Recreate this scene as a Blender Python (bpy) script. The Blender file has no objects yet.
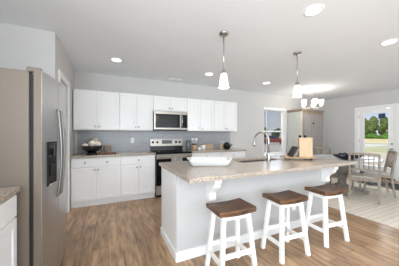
import bpy, bmesh, math, random
from mathutils import Vector, Matrix
R = math.radians
random.seed(7)
C = bpy.context.scene.collection
SC = bpy.context.scene

# ------------------------------------------------------------ camera, sky, sun, daylight, exposure
cam_d = bpy.data.cameras.new('camera')
cam = bpy.data.objects.new('camera', cam_d); C.objects.link(cam)
cam.location = (0, 0, 1.281)
cam.rotation_euler = (R(90), 0, R(-25.158))
cam_d.sensor_width = 36.0
cam_d.lens = 36.0 * 194.455 / 399
cam_d.shift_y = (134.812 - 133.0) / 399
cam_d.clip_start = 0.02
SC.camera = cam

EXPOSURE = 0.22
SC.view_settings.view_transform = 'Standard'
SC.view_settings.look = 'None'
SC.view_settings.exposure = EXPOSURE
SC.view_settings.gamma = 1.0
SC.view_settings.use_curve_mapping = False
SC.cycles.use_denoising = True
SC.cycles.max_bounces = 10
SC.cycles.diffuse_bounces = 6
SC.cycles.sample_clamp_indirect = 6.0

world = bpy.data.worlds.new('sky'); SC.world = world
world.use_nodes = True
nt = world.node_tree; nt.nodes.clear()
wo = nt.nodes.new('ShaderNodeOutputWorld'); bg = nt.nodes.new('ShaderNodeBackground')
tc = nt.nodes.new('ShaderNodeTexCoord'); sp = nt.nodes.new('ShaderNodeSeparateXYZ')
rp = nt.nodes.new('ShaderNodeValToRGB')
rp.color_ramp.elements[0].position = 0.0; rp.color_ramp.elements[0].color = (0.78, 0.88, 0.98, 1)
rp.color_ramp.elements[1].position = 0.45; rp.color_ramp.elements[1].color = (0.22, 0.42, 0.85, 1)
nz = nt.nodes.new('ShaderNodeTexNoise'); nz.inputs['Scale'].default_value = 5.0; nz.inputs['Detail'].default_value = 5
cr = nt.nodes.new('ShaderNodeValToRGB')
cr.color_ramp.elements[0].position = 0.48; cr.color_ramp.elements[1].position = 0.66
mx = nt.nodes.new('ShaderNodeMixRGB'); mx.inputs['Color2'].default_value = (0.95, 0.97, 1, 1)
nt.links.new(tc.outputs['Generated'], sp.inputs[0]); nt.links.new(sp.outputs['Z'], rp.inputs[0])
nt.links.new(tc.outputs['Generated'], nz.inputs['Vector']); nt.links.new(nz.outputs['Fac'], cr.inputs[0])
nt.links.new(cr.outputs[0], mx.inputs['Fac']); nt.links.new(rp.outputs[0], mx.inputs['Color1'])
nt.links.new(mx.outputs[0], bg.inputs['Color']); nt.links.new(bg.outputs[0], wo.inputs['Surface'])
# the sky near the treeline is soft; an added bright lobe, unseen above it, lights the floor through the glazed door
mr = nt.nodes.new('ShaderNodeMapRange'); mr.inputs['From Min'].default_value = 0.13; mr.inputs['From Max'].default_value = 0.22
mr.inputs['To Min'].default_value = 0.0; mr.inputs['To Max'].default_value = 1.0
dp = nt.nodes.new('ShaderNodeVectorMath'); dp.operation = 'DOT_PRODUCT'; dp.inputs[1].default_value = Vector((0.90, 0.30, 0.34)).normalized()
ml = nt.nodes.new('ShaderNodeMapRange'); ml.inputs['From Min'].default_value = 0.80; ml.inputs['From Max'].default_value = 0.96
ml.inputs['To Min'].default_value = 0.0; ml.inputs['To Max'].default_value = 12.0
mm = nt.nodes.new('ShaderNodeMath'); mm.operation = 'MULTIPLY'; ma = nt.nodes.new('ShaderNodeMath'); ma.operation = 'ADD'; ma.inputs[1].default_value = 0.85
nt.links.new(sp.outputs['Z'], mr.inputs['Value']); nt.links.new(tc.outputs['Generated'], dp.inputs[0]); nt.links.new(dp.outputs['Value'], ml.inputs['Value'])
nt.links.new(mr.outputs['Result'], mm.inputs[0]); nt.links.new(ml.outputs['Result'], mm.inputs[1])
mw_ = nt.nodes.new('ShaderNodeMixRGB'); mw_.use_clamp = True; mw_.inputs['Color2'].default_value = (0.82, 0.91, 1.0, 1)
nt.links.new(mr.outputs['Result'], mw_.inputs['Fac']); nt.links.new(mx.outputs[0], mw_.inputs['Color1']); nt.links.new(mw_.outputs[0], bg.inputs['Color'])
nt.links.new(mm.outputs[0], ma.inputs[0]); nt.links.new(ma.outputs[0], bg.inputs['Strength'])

def light(name, kind, loc, rot, energy, color=(1, 1, 1), **kw):
    d = bpy.data.lights.new(name, kind); d.energy = energy; d.color = color
    for k, v in kw.items(): setattr(d, k, v)
    o = bpy.data.objects.new(name, d); C.objects.link(o); o.location = loc; o.rotation_euler = rot
    return o
# sun high behind the back of the house: lights the yard, stays off the room
light('sun', 'SUN', (0, 0, 8), (R(38), 0, R(-50)), 1.1, (1, 0.96, 0.88), angle=R(1.0))
# daylight lamps at unseen openings, rear and right, tilted up to lift the ceiling
light('daylight_rear', 'AREA', (1.5, -3.3, 1.35), (R(98), 0, 0), 104, (0.84, 0.93, 1.0), shape='RECTANGLE', size=4.8, size_y=2.2)
light('daylight_right', 'AREA', (7.1, -1.2, 1.3), (R(118), 0, R(90)), 22, (0.87, 0.94, 1.0), shape='RECTANGLE', size=3.6, size_y=2.0)
light('fill_left', 'AREA', (-1.25, -1.6, 1.4), (R(120), 0, R(-90)), 225, (0.86, 0.94, 1.0), shape='RECTANGLE', size=2.6, size_y=1.9)  # added fill from the unseen left side, brightens the left ceiling and island end

# ------------------------------------------------------------ materials
def lin(r, g, b):
    f = lambda v: (v / 255 / 12.92) if v <= 10 else (((v / 255) + 0.055) / 1.055) ** 2.4
    return (f(r), f(g), f(b), 1)
def mat(name, rgb, rough=0.5, metal=0.0, emis=None, estr=0.0, noise=0.0, nscale=12.0, bump=0.0, stretch=(1, 1, 1), rgb2=None, trans=0.0, alpha=1.0, spec=None, coat=0.0):
    m = bpy.data.materials.new(name); m.use_nodes = True
    t = m.node_tree; b = t.nodes['Principled BSDF']
    b.inputs['Base Color'].default_value = lin(*rgb); b.inputs['Roughness'].default_value = rough
    b.inputs['Metallic'].default_value = metal
    if spec is not None: b.inputs['Specular IOR Level'].default_value = spec
    if coat: b.inputs['Coat Weight'].default_value = coat; b.inputs['Coat Roughness'].default_value = 0.08
    if trans: b.inputs['Transmission Weight'].default_value = trans
    if alpha < 1: b.inputs['Alpha'].default_value = alpha
    if emis: b.inputs['Emission Color'].default_value = lin(*emis); b.inputs['Emission Strength'].default_value = estr
    if noise or bump or rgb2:
        tcn = t.nodes.new('ShaderNodeTexCoord'); mp = t.nodes.new('ShaderNodeMapping'); n = t.nodes.new('ShaderNodeTexNoise')
        mp.inputs['Scale'].default_value = stretch; n.inputs['Scale'].default_value = nscale; n.inputs['Detail'].default_value = 6
        t.links.new(tcn.outputs['Object'], mp.inputs[0]); t.links.new(mp.outputs[0], n.inputs['Vector'])
        if rgb2 or noise:
            ra = t.nodes.new('ShaderNodeValToRGB')
            c1 = lin(*rgb); c2 = lin(*rgb2) if rgb2 else tuple(max(0, v * (1 - noise)) for v in c1[:3]) + (1,)
            ra.color_ramp.elements[0].position = 0.35; ra.color_ramp.elements[0].color = c2
            ra.color_ramp.elements[1].position = 0.65; ra.color_ramp.elements[1].color = c1
            t.links.new(n.outputs['Fac'], ra.inputs[0]); t.links.new(ra.outputs[0], b.inputs['Base Color'])
        if bump:
            bp = t.nodes.new('ShaderNodeBump'); bp.inputs['Strength'].default_value = bump; bp.inputs['Distance'].default_value = 0.004
            t.links.new(n.outputs['Fac'], bp.inputs['Height']); t.links.new(bp.outputs[0], b.inputs['Normal'])
    return m

M = {}
M['wall'] = mat('wall_paint', (204, 203, 201), 0.9, noise=0.02, nscale=3)
M['ceiling'] = mat('ceiling_paint', (238, 242, 246), 0.95, noise=0.02, nscale=2)
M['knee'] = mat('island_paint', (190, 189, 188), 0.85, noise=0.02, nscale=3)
M['white'] = mat('white_cabinet_paint', (240, 240, 240), 0.38, noise=0.01, nscale=4)
M['trim'] = mat('white_trim_paint', (240, 240, 239), 0.45, noise=0.01, nscale=4)
M['steel'] = mat('brushed_steel', (206, 204, 203), 0.34, 0.95, noise=0.06, nscale=6, stretch=(60, 60, 1))
M['steel_h'] = mat('brushed_steel_level', (170, 164, 156), 0.33, 0.95, noise=0.06, nscale=6, stretch=(1, 1, 60))
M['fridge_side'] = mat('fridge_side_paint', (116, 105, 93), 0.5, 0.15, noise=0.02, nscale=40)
M['nickel'] = mat('brushed_nickel', (190, 188, 184), 0.25, 1.0, noise=0.03, nscale=30)
M['chrome'] = mat('chrome', (176, 174, 172), 0.2, 1.0, noise=0.01)
M['blackglass'] = mat('black_glass', (10, 10, 11), 0.12, noise=0.1, spec=0.25)
M['dispblack'] = mat('dispenser_black', (12, 12, 13), 0.4, noise=0.1, spec=0.25)
M['handle_steel'] = mat('handle_steel', (148, 146, 144), 0.38, 1.0, noise=0.03)
M['black'] = mat('black_enamel', (16, 16, 17), 0.3, noise=0.1, spec=0.3)
M['gasket'] = mat('dark_rubber', (28, 26, 25), 0.7, noise=0.1)
M['smoke'] = mat('smoked_window', (34, 34, 34), 0.3, noise=0.25, nscale=60, spec=0.3)
M['display'] = mat('display_glass', (20, 24, 30), 0.1, noise=0.1)
M['stool_white'] = mat('stool_white_paint', (243, 242, 239), 0.5, noise=0.02, nscale=8)
M['stool_wood'] = mat('dark_stained_wood', (124, 84, 54), 0.42, rgb2=(44, 33, 27), nscale=5, stretch=(1.4, 14, 6), bump=0.15)
M['armoire'] = mat('weathered_armoire_wood', (150, 135, 119), 0.7, rgb2=(130, 117, 104), nscale=6, stretch=(8, 8, 0.8))
M['armoire_panel'] = mat('greyed_armoire_panel', (158, 152, 147), 0.7, rgb2=(142, 137, 133), nscale=6, stretch=(8, 8, 0.8))
M['armoire_side'] = mat('pale_armoire_side', (212, 212, 206), 0.7, rgb2=(198, 200, 194), nscale=6, stretch=(3, 14, 0.5))
M['chair'] = mat('weathered_chair_wood', (156, 144, 130), 0.65, rgb2=(128, 117, 104), nscale=8, stretch=(6, 6, 1))
M['seatpad'] = mat('seat_wood', (186, 178, 168), 0.7, rgb2=(168, 158, 146), nscale=8, stretch=(2, 10, 1))
M['table'] = mat('table_top_wood', (214, 210, 206), 0.25, rgb2=(198, 194, 190), nscale=4, stretch=(1, 9, 1))
M['pedestal'] = mat('grey_washed_wood', (130, 124, 116), 0.65, rgb2=(104, 98, 92), nscale=7, stretch=(6, 6, 1))
M['navy'] = mat('glazed_dark_ceramic', (22, 24, 34), 0.12, rgb2=(34, 38, 54), nscale=14)
M['blackceramic'] = mat('black_ceramic', (14, 14, 16), 0.25, noise=0.2)
M['cream'] = mat('cream_ceramic', (226, 214, 196), 0.6, rgb2=(206, 190, 168), nscale=18)
M['coral'] = mat('pale_shell', (236, 228, 216), 0.7, rgb2=(206, 194, 178), nscale=30)
M['ceramic'] = mat('white_ceramic', (226, 226, 224), 0.25, noise=0.01)
M['plate'] = mat('pale_blue_ceramic', (222, 230, 238), 0.25, noise=0.02)
M['boardwood'] = mat('maple_board', (206, 180, 148), 0.6, rgb2=(194, 166, 132), nscale=9, stretch=(9, 9, 1))
M['traywood'] = mat('tray_wood', (196, 164, 128), 0.55, rgb2=(170, 134, 98), nscale=7, stretch=(2, 12, 2))
M['paper'] = mat('paper', (240, 236, 228), 0.8, noise=0.03, nscale=60)
M['greybook'] = mat('grey_cloth', (146, 138, 132), 0.8, rgb2=(124, 116, 110), nscale=40)
M['darkcloth'] = mat('dark_cloth', (52, 48, 48), 0.8, noise=0.1)
M['amber'] = mat('tan_glaze', (206, 176, 140), 0.4, rgb2=(190, 156, 118), nscale=12)
M['woodbrown'] = mat('brown_wood', (140, 98, 68), 0.5, rgb2=(104, 68, 46), nscale=14)
M['ribbed'] = mat('ribbed_brown_glass', (150, 134, 118), 0.3, rgb2=(120, 104, 90), nscale=30, stretch=(6, 6, 0.4))
M['redlid'] = mat('terracotta_lid', (176, 140, 122), 0.6, noise=0.1)
M['greyglass'] = mat('grey_glass', (188, 192, 194), 0.08, trans=0.75, noise=0.02)
M['towel'] = mat('striped_towel', (168, 162, 154), 0.95, rgb2=(124, 118, 112), nscale=9, stretch=(5, 1, 0.1))
M['mat'] = mat('door_mat_fibre', (22, 26, 34), 0.95, noise=0.3, nscale=80, bump=0.3)
M['sticker'] = mat('navy_sticker', (20, 62, 96), 0.5, noise=0.1)
M['lampglass'] = mat('frosted_lamp_glass', (255, 246, 232), 0.5, emis=(255, 242, 222), estr=1.0, noise=0.01)
M['lampglass2'] = mat('frosted_cup_glass', (255, 246, 232), 0.5, emis=(255, 240, 220), estr=2.2, noise=0.01)
M['led'] = mat('downlight_lens', (255, 255, 255), 0.5, emis=(255, 252, 246), estr=6.0, noise=0.01)
M['bark'] = mat('bark', (104, 90, 76), 0.9, noise=0.3, nscale=30)
M['leaf'] = mat('leaf_green', (150, 164, 102), 0.8, rgb2=(84, 104, 58), nscale=2.2, stretch=(1, 1, 1))
M['leaf2'] = mat('bright_leaf_green', (126, 176, 74), 0.8, rgb2=(76, 128, 44), nscale=2)
M['leaf3'] = mat('blue_leaf_green', (104, 128, 112), 0.8, rgb2=(66, 90, 84), nscale=1.6)
M['asphalt'] = mat('pale_road', (116, 110, 100), 0.9, noise=0.1, nscale=3)
M['asphalt_dark'] = mat('dark_driveway', (156, 150, 138), 0.9, noise=0.15, nscale=0.6)
M['lawn'] = mat('lawn_grass', (116, 122, 64), 0.95, rgb2=(142, 132, 80), nscale=0.4)
M['paving'] = mat('patio_paving', (150, 134, 116), 0.9, noise=0.1, nscale=3)
M['carred'] = mat('red_car_paint', (168, 62, 58), 0.25, noise=0.05)
M['carglass'] = mat('dark_car_glass', (40, 52, 84), 0.1, noise=0.1)
M['darkgrey'] = mat('dark_grey_boards', (112, 112, 110), 0.8, noise=0.2, nscale=4, stretch=(1, 1, 8))

def nodes_of(m):
    t = m.node_tree
    return t, t.nodes['Principled BSDF'], t.nodes.new, t.links.new
def brick_mat(name, cols, mortar, bw, bh, msize, rough, axes='yx', grain=None, bump=0.0, offset=0.5, spec=None):
    """planks, tiles and stripes: axes picks which object axes run along and across the row"""
    m = bpy.data.materials.new(name); m.use_nodes = True
    t, b, N, L = nodes_of(m)
    tcn = N('ShaderNodeTexCoord'); sx = N('ShaderNodeSeparateXYZ'); cb = N('ShaderNodeCombineXYZ')
    L(tcn.outputs['Object'], sx.inputs[0])
    for i, a in enumerate(axes): L(sx.outputs[a.upper()], cb.inputs[i])
    br = N('ShaderNodeTexBrick'); br.offset = offset; br.inputs['Scale'].default_value = 1.0
    br.inputs['Brick Width'].default_value = bw; br.inputs['Row Height'].default_value = bh
    br.inputs['Mortar Size'].default_value = msize; br.inputs['Mortar Smooth'].default_value = 0.1
    br.inputs['Color1'].default_value = lin(*cols[0]); br.inputs['Color2'].default_value = lin(*cols[1])
    br.inputs['Mortar'].default_value = lin(*mortar)
    L(cb.outputs[0], br.inputs['Vector'])
    out = br.outputs['Color']
    if grain:
        mp = N('ShaderNodeMapping'); mp.inputs['Scale'].default_value = grain[0]
        n = N('ShaderNodeTexNoise'); n.inputs['Scale'].default_value = 1.0; n.inputs['Detail'].default_value = 8; n.inputs['Roughness'].default_value = 0.65
        L(cb.outputs[0], mp.inputs[0]); L(mp.outputs[0], n.inputs['Vector'])
        ra = N('ShaderNodeValToRGB'); ra.color_ramp.elements[0].position = 0.3; ra.color_ramp.elements[1].position = 0.7
        ra.color_ramp.elements[0].color = (grain[1],) * 3 + (1,); ra.color_ramp.elements[1].color = (grain[2],) * 3 + (1,)
        L(n.outputs['Fac'], ra.inputs[0])
        mu = N('ShaderNodeMixRGB'); mu.blend_type = 'MULTIPLY'; mu.inputs['Fac'].default_value = 1
        L(out, mu.inputs['Color1']); L(ra.outputs[0], mu.inputs['Color2']); out = mu.outputs[0]
    L(out, b.inputs['Base Color']); b.inputs['Roughness'].default_value = rough
    if spec is not None: b.inputs['Specular IOR Level'].default_value = spec
    if bump:
        bp = N('ShaderNodeBump'); bp.inputs['Strength'].default_value = bump; bp.inputs['Distance'].default_value = 0.003; bp.invert = True
        L(br.outputs['Fac'], bp.inputs['Height']); L(bp.outputs[0], b.inputs['Normal'])
    return m
M['floor'] = brick_mat('vinyl_plank_floor', [(180, 146, 112), (152, 120, 90)], (92, 70, 50), 1.22, 0.155, 0.002, 0.32, 'yx', ((3.4, 21, 1), 0.36, 1.34), 0.2, 0.42)
M['rug'] = brick_mat('woven_rug', [(214, 205, 192), (206, 196, 182)], (190, 178, 163), 9.0, 0.085, 0.006, 0.95, 'xy', ((6, 60, 1), 0.9, 1.05), 0.4, 0.3, 0.1)
M['tile'] = brick_mat('grey_subway_tile', [(166, 168, 172), (158, 160, 164)], (182, 183, 186), 0.15, 0.075, 0.002, 0.2, 'xz', None, 0.2)
def granite():
    m = bpy.data.materials.new('speckled_granite'); m.use_nodes = True
    t, b, N, L = nodes_of(m)
    tcn = N('ShaderNodeTexCoord')
    def layer(scale, detail, stops):
        n = N('ShaderNodeTexNoise'); n.inputs['Scale'].default_value = scale; n.inputs['Detail'].default_value = detail; n.inputs['Roughness'].default_value = 0.7
        L(tcn.outputs['Object'], n.inputs['Vector']); ra = N('ShaderNodeValToRGB')
        e = ra.color_ramp.elements
        e[0].position, e[0].color = stops[0][0], lin(*stops[0][1]); e[1].position, e[1].color = stops[-1][0], lin(*stops[-1][1])
        for p, c in stops[1:-1]: x = e.new(p); x.color = lin(*c)
        L(n.outputs['Fac'], ra.inputs[0]); return ra.outputs[0]
    a = layer(80, 4, [(0.38, (56, 52, 50)), (0.455, (158, 142, 128)), (0.56, (188, 172, 156)), (0.66, (220, 212, 202))])
    c = layer(60, 4, [(0.40, (152, 141, 130)), (0.60, (184, 171, 157))])
    mu = N('ShaderNodeMixRGB'); mu.inputs['Fac'].default_value = 0.5
    L(a, mu.inputs['Color1']); L(c, mu.inputs['Color2']); L(mu.outputs[0], b.inputs['Base Color'])
    b.inputs['Roughness'].default_value = 0.16
    return m
M['granite'] = granite()
def ground_mat():
    m = bpy.data.materials.new('dry_field'); m.use_nodes = True
    t, b, N, L = nodes_of(m)
    tcn = N('ShaderNodeTexCoord'); mp = N('ShaderNodeMapping'); mp.inputs['Scale'].default_value = (0.10, 0.03, 1)
    n = N('ShaderNodeTexNoise'); n.inputs['Scale'].default_value = 1.6; n.inputs['Detail'].default_value = 7
    L(tcn.outputs['Object'], mp.inputs[0]); L(mp.outputs[0], n.inputs['Vector'])
    ra = N('ShaderNodeValToRGB'); e = ra.color_ramp.elements
    e[0].position, e[0].color = 0.38, lin(128, 130, 70); e[1].position, e[1].color = 0.6, lin(176, 150, 82)
    x = e.new(0.5); x.color = lin(164, 140, 78)
    L(n.outputs['Fac'], ra.inputs[0]); L(ra.outputs[0], b.inputs['Base Color']); b.inputs['Roughness'].default_value = 0.95
    return m
M['field'] = ground_mat()
def glass_mat():
    m = bpy.data.materials.new('clear_glass'); m.use_nodes = True
    t, b, N, L = nodes_of(m)
    b.inputs['Base Color'].default_value = (0.02, 0.02, 0.02, 1); b.inputs['Roughness'].default_value = 0.0
    b.inputs['Alpha'].default_value = 0.06; b.inputs['IOR'].default_value = 1.45
    return m
M['glass'] = glass_mat()
M['screen'] = mat('window_insect_screen', (70, 72, 74), 0.8, noise=0.1, nscale=200, alpha=0.22)

# ------------------------------------------------------------ mesh helpers
class MB:
    def __init__(self): self.bm = bmesh.new(); self.X = Matrix.Identity(4)
    def _v(self, p): return self.bm.verts.new(self.X @ Vector(p))
    def box(self, x0, x1, y0, y1, z0, z1):
        v = [self._v((x, y, z)) for z in (z0, z1) for y in (y0, y1) for x in (x0, x1)]
        for q in ((0, 2, 3, 1), (4, 5, 7, 6), (0, 1, 5, 4), (2, 6, 7, 3), (0, 4, 6, 2), (1, 3, 7, 5)):
            self.bm.faces.new([v[i] for i in q])
        return self
    def loft(self, rings, cap=True, closed=False, smooth=True):
        rs = [[self._v(p) for p in r] for r in rings]; n = len(rs[0])
        pairs = list(zip(rs, rs[1:])) + ([(rs[-1], rs[0])] if closed else [])
        for a, b in pairs:
            for i in range(n):
                f = self.bm.faces.new((a[i], a[(i + 1) % n], b[(i + 1) % n], b[i])); f.smooth = smooth
        if cap and not closed:
            self.bm.faces.new(list(reversed(rs[0]))); self.bm.faces.new(rs[-1])
        return self
    def lathe(self, prof, n=24, c=(0, 0, 0), cap=True, sx=1.0, sy=1.0):
        rings = [[(c[0] + sx * r * math.cos(2 * math.pi * i / n), c[1] + sy * r * math.sin(2 * math.pi * i / n), c[2] + z) for i in range(n)] for r, z in prof]
        return self.loft(rings, cap)
    def tube(self, pts, r, n=10, cap=True, square=False):
        pts = [Vector(p) for p in pts]; rr = r if isinstance(r, (list, tuple)) else [r] * len(pts)
        rings = []; up = None
        for i, p in enumerate(pts):
            d = ((pts[min(i + 1, len(pts) - 1)] - pts[max(i - 1, 0)])).normalized()
            if up is None: up = Vector((0, 0, 1)) if abs(d.z) < 0.9 else Vector((0, 1, 0))
            a = d.cross(up).normalized(); b = a.cross(d).normalized(); up = b
            k = 4 if square else n; o = math.pi / 4 if square else 0
            s = math.sqrt(2) if square else 1
            rings.append([tuple(p + (a * math.cos(o + 2 * math.pi * j / k) + b * math.sin(o + 2 * math.pi * j / k)) * rr[i] * s) for j in range(k)])
        return self.loft(rings, cap, smooth=not square)
    def prism(self, poly, axis, a0, a1, smooth=False):
        def P(u, v, w): return {'x': (w, u, v), 'y': (u, w, v), 'z': (u, v, w)}[axis]
        return self.loft([[P(u, v, a0) for u, v in poly], [P(u, v, a1) for u, v in poly]], True, smooth=smooth)
    def ball(self, c, r, sc=(1, 1, 1), n=12):
        prof = [(max(1e-4, r * math.sin(math.pi * k / n)), -r * math.cos(math.pi * k / n)) for k in range(n + 1)]
        rings = [[(c[0] + sc[0] * q * math.cos(2 * math.pi * i / (2 * n)), c[1] + sc[1] * q * math.sin(2 * math.pi * i / (2 * n)), c[2] + sc[2] * z) for i in range(2 * n)] for q, z in prof]
        return self.loft(rings)
    def build(self, name, m, parent=None, bev=0.0, label=None):
        bmesh.ops.recalc_face_normals(self.bm, faces=self.bm.faces[:])
        me = bpy.data.meshes.new(name); self.bm.to_mesh(me); self.bm.free()
        me.materials.append(M[m] if isinstance(m, str) else m)
        o = bpy.data.objects.new(name, me); C.objects.link(o)
        if parent is not None: o.parent = parent
        if bev:
            b = o.modifiers.new('bevel', 'BEVEL'); b.width = bev; b.segments = 2; b.limit_method = 'ANGLE'; b.angle_limit = R(40)
        if label: o['label'] = label
        return o
def tag(o, label, cat, group=None, kind=None):
    o['label'] = label; o['category'] = cat
    if group: o['group'] = group
    if kind: o['kind'] = kind
    return o
def thing(name, label, cat, loc=(0, 0, 0), rz=0.0, group=None):
    o = bpy.data.objects.new(name, None); C.objects.link(o); o.empty_display_size = 0.1
    o.location = loc; o.rotation_euler = (0, 0, rz)
    return tag(o, label, cat, group)
def struct(o, label=None):
    o['kind'] = 'structure'
    if label: o['label'] = label
    return o
def dup(root, loc, rz, label):
    r = root.copy(); C.objects.link(r); r.location = loc; r.rotation_euler = (0, 0, rz); r['label'] = label
    def rec(a, b):
        for ch in list(a.children):
            c = ch.copy(); C.objects.link(c); c.parent = b; rec(ch, c)
    rec(root, r)
    return r

# ------------------------------------------------------------ the room
H = 2.56; XL, XP, XR, YB, YA, YR = -1.40, -0.60, 7.275, 4.57, 2.965, -3.5
struct(MB().box(XL - 0.15, XR + 0.15, YR - 0.15, YB + 0.15, -0.12, 0).build('floor', 'floor'), 'brown wood plank floor')
struct(MB().box(XL - 0.15, XR + 0.15, YR - 0.15, YB + 0.15, H, H + 0.12).build('ceiling', 'ceiling'), 'flat white ceiling')
WX0, WX1, WZ0, WZ1 = 4.33, 5.27, 0.64, 2.14
struct(MB().box(XP - 0.12, WX0, YB, YB + 0.15, 0, H).box(WX1, XR + 0.15, YB, YB + 0.15, 0, H)
       .box(WX0, WX1, YB, YB + 0.15, 0, WZ0).box(WX0, WX1, YB, YB + 0.15, WZ1, H).build('wall_back', 'wall'), 'light grey back wall')
# pantry wall beside the fridge with a narrow door
DY0, DY1, DZ = 3.20, 3.80, 2.07
struct(MB().box(XP - 0.12, XP, YA, DY0, 0, H).box(XP - 0.12, XP, DY1, YB, 0, H).box(XP - 0.12, XP, DY0, DY1, DZ, H).build('wall_pantry', 'wall'), 'light grey wall behind the fridge with a narrow door')
struct(MB().box(XL, XP - 0.12, YA, YA + 0.12, 0, H).build('wall_alcove', 'wall'), 'light grey alcove wall above the fridge')
struct(MB().box(XL - 0.15, XL, YR, YA + 0.12, 0, 0.45).box(XL - 0.15, XL, YR, YA + 0.12, 2.35, H).box(XL - 0.15, XL, -0.3, YA + 0.12, 0.45, 2.35)
       .box(XL - 0.15, XL, YR, -2.9, 0.45, 2.35).build('wall_left', 'wall'))
EY0, EY1, EZ = 2.585, 3.50, 2.07      # exterior door opening, right wall
struct(MB().box(XR, XR + 0.15, EY1, YB, 0, H).box(XR, XR + 0.15, EY0, EY1, EZ, H).box(XR, XR + 0.15, 0.6, EY0, 0, H)
       .box(XR, XR + 0.15, YR, 0.6, 2.3, H).box(XR, XR + 0.15, YR, 0.6, 0, 0.3).box(XR, XR + 0.15, YR, -3.0, 0.3, 2.3).build('wall_right', 'wall'), 'light grey wall with a glazed door')
struct(MB().box(XL - 0.15, XR + 0.15, YR - 0.15, YR, 2.45, H).box(XL - 0.15, -0.9, YR - 0.15, YR, 0, 2.45).box(6.1, XR + 0.15, YR - 0.15, YR, 0, 2.45)
       .box(-0.9, 6.1, YR - 0.15, YR, 0, 0.25).build('wall_rear', 'wall'))
struct(MB().box(-0.56, 3.09, YB - 0.008, YB, 0.914, 1.372).build('wall_backsplash', 'tile'), 'grey tiled backsplash under the wall cabinets')
# baseboards
struct(MB().box(3.14, 5.32, YB - 0.014, YB, 0, 0.09).box(6.37, XR, YB - 0.014, YB, 0, 0.09).build('baseboard_back', 'trim', bev=0.003))
struct(MB().box(XR - 0.014, XR, EY1 + 0.10, YB, 0, 0.09).box(XR - 0.014, XR, YR, EY0 - 0.10, 0, 0.09).build('baseboard_right', 'trim', bev=0.003))
struct(MB().box(XP, XP + 0.014, YA, DY0 - 0.08, 0, 0.09).box(XP, XP + 0.014, DY1 + 0.08, 3.953, 0, 0.09).build('baseboard_pantry', 'trim', bev=0.003))

# door_1: narrow white pantry door
d1 = MB().box(XP - 0.075, XP - 0.04, DY0 + 0.003, DY1 - 0.003, 0.008, DZ - 0.003).box(XP - 0.04, XP - 0.03, DY0 + 0.003, DY0 + 0.1, 0.008, DZ - 0.003).box(XP - 0.04, XP - 0.03, DY1 - 0.1, DY1 - 0.003, 0.008, DZ - 0.003)
for z0, z1 in ((0.008, 0.2), (0.95, 1.1), (DZ - 0.12, DZ - 0.003)): d1.box(XP - 0.04, XP - 0.03, DY0 + 0.1, DY1 - 0.1, z0, z1)
d1 = struct(d1.build('door_1', 'trim'), 'narrow white panelled door beside the fridge')
MB().box(XP, XP + 0.018, DY0 - 0.08, DY0, 0, DZ + 0.08).box(XP, XP + 0.018, DY1, DY1 + 0.08, 0, DZ + 0.08).box(XP, XP + 0.018, DY0, DY1, DZ, DZ + 0.08).build('door_casing', 'trim', d1, 0.004)
MB().lathe([(0.012, 0), (0.012, 0.03), (0.027, 0.04), (0.027, 0.06), (0.01, 0.068)], 16).build('door_knob', 'nickel', d1)
d1.children[-1].matrix_local = Matrix.Translation((XP - 0.04, DY0 + 0.06, 0.96)) @ Matrix.Rotation(R(90), 4, 'Y')

# door_2: white exterior door with a full glass lite
GY0, GY1, GZ0, GZ1 = 2.755, 3.345, 0.34, 1.94
xd = XR + 0.02
d2 = MB().box(xd, xd + 0.045, EY0 + 0.03, GY0, 0.03, EZ - 0.03).box(xd, xd + 0.045, GY1, EY1 - 0.03, 0.03, EZ - 0.03).box(xd, xd + 0.045, GY0, GY1, 0.03, GZ0).box(xd, xd + 0.045, GY0, GY1, GZ1, EZ - 0.03).build('door_2', 'trim')
struct(d2, 'white exterior door with one tall glass pane')
MB().box(xd - 0.012, xd, GY0 - 0.03, GY0, GZ0 - 0.03, GZ1 + 0.03).box(xd - 0.012, xd, GY1, GY1 + 0.03, GZ0 - 0.03, GZ1 + 0.03).box(xd - 0.012, xd, GY0, GY1, GZ0 - 0.03, GZ0).box(xd - 0.012, xd, GY0, GY1, GZ1, GZ1 + 0.03).build('glass_frame', 'trim', d2, 0.004)
MB().box(xd + 0.018, xd + 0.024, GY0, GY1, GZ0, GZ1).build('glass_pane', 'glass', d2)
MB().box(xd + 0.012, xd + 0.017, GY0 + 0.07, GY0 + 0.23, GZ1 - 0.18, GZ1 - 0.03).build('sticker', 'sticker', d2, label='dark blue sticker near the top of the glass')
cs = MB()
for a, b, z0, z1 in ((EY0 - 0.085, EY0, 0, EZ + 0.085), (EY1, EY1 + 0.085, 0, EZ + 0.085), (EY0, EY1, EZ, EZ + 0.085)): cs.box(XR - 0.018, XR, a, b, z0, z1)
cs.build('door_casing', 'trim', d2, 0.004)
MB().box(XR, XR + 0.12, EY0, EY0 + 0.028, 0, EZ).box(XR, XR + 0.12, EY1 - 0.028, EY1, 0, EZ).box(XR, XR + 0.12, EY0, EY1, EZ - 0.028, EZ).build('door_jamb', 'trim', d2)
MB().box(XR - 0.005, XR + 0.14, EY0, EY1, 0.0, 0.028).build('threshold', 'gasket', d2)
for z, nm in ((1.02, 'deadbolt'), (0.87, 'door_knob')):
    o = MB().lathe([(0.03, 0), (0.03, 0.01), (0.012, 0.015), (0.012, 0.03), (0.027 if nm == 'door_knob' else 0.012, 0.036), (0.027 if nm == 'door_knob' else 0.012, 0.055), (0.008, 0.06)], 16).build(nm, 'nickel', d2)
    o.matrix_local = Matrix.Translation((xd, EY0 + 0.09, z)) @ Matrix.Rotation(R(-90), 4, 'Y')
for z in (0.25, 1.05, 1.82):
    MB().box(xd - 0.012, xd + 0.002, EY1 - 0.036, EY1 - 0.02, z, z + 0.09).build('hinge', 'nickel', d2)
MB().box(XR - 0.004, XR + 0.012, EY0 + 0.12, EY0 + 0.2, EZ - 0.025, EZ + 0.03).build('door_sensor', 'nickel', d2)

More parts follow.
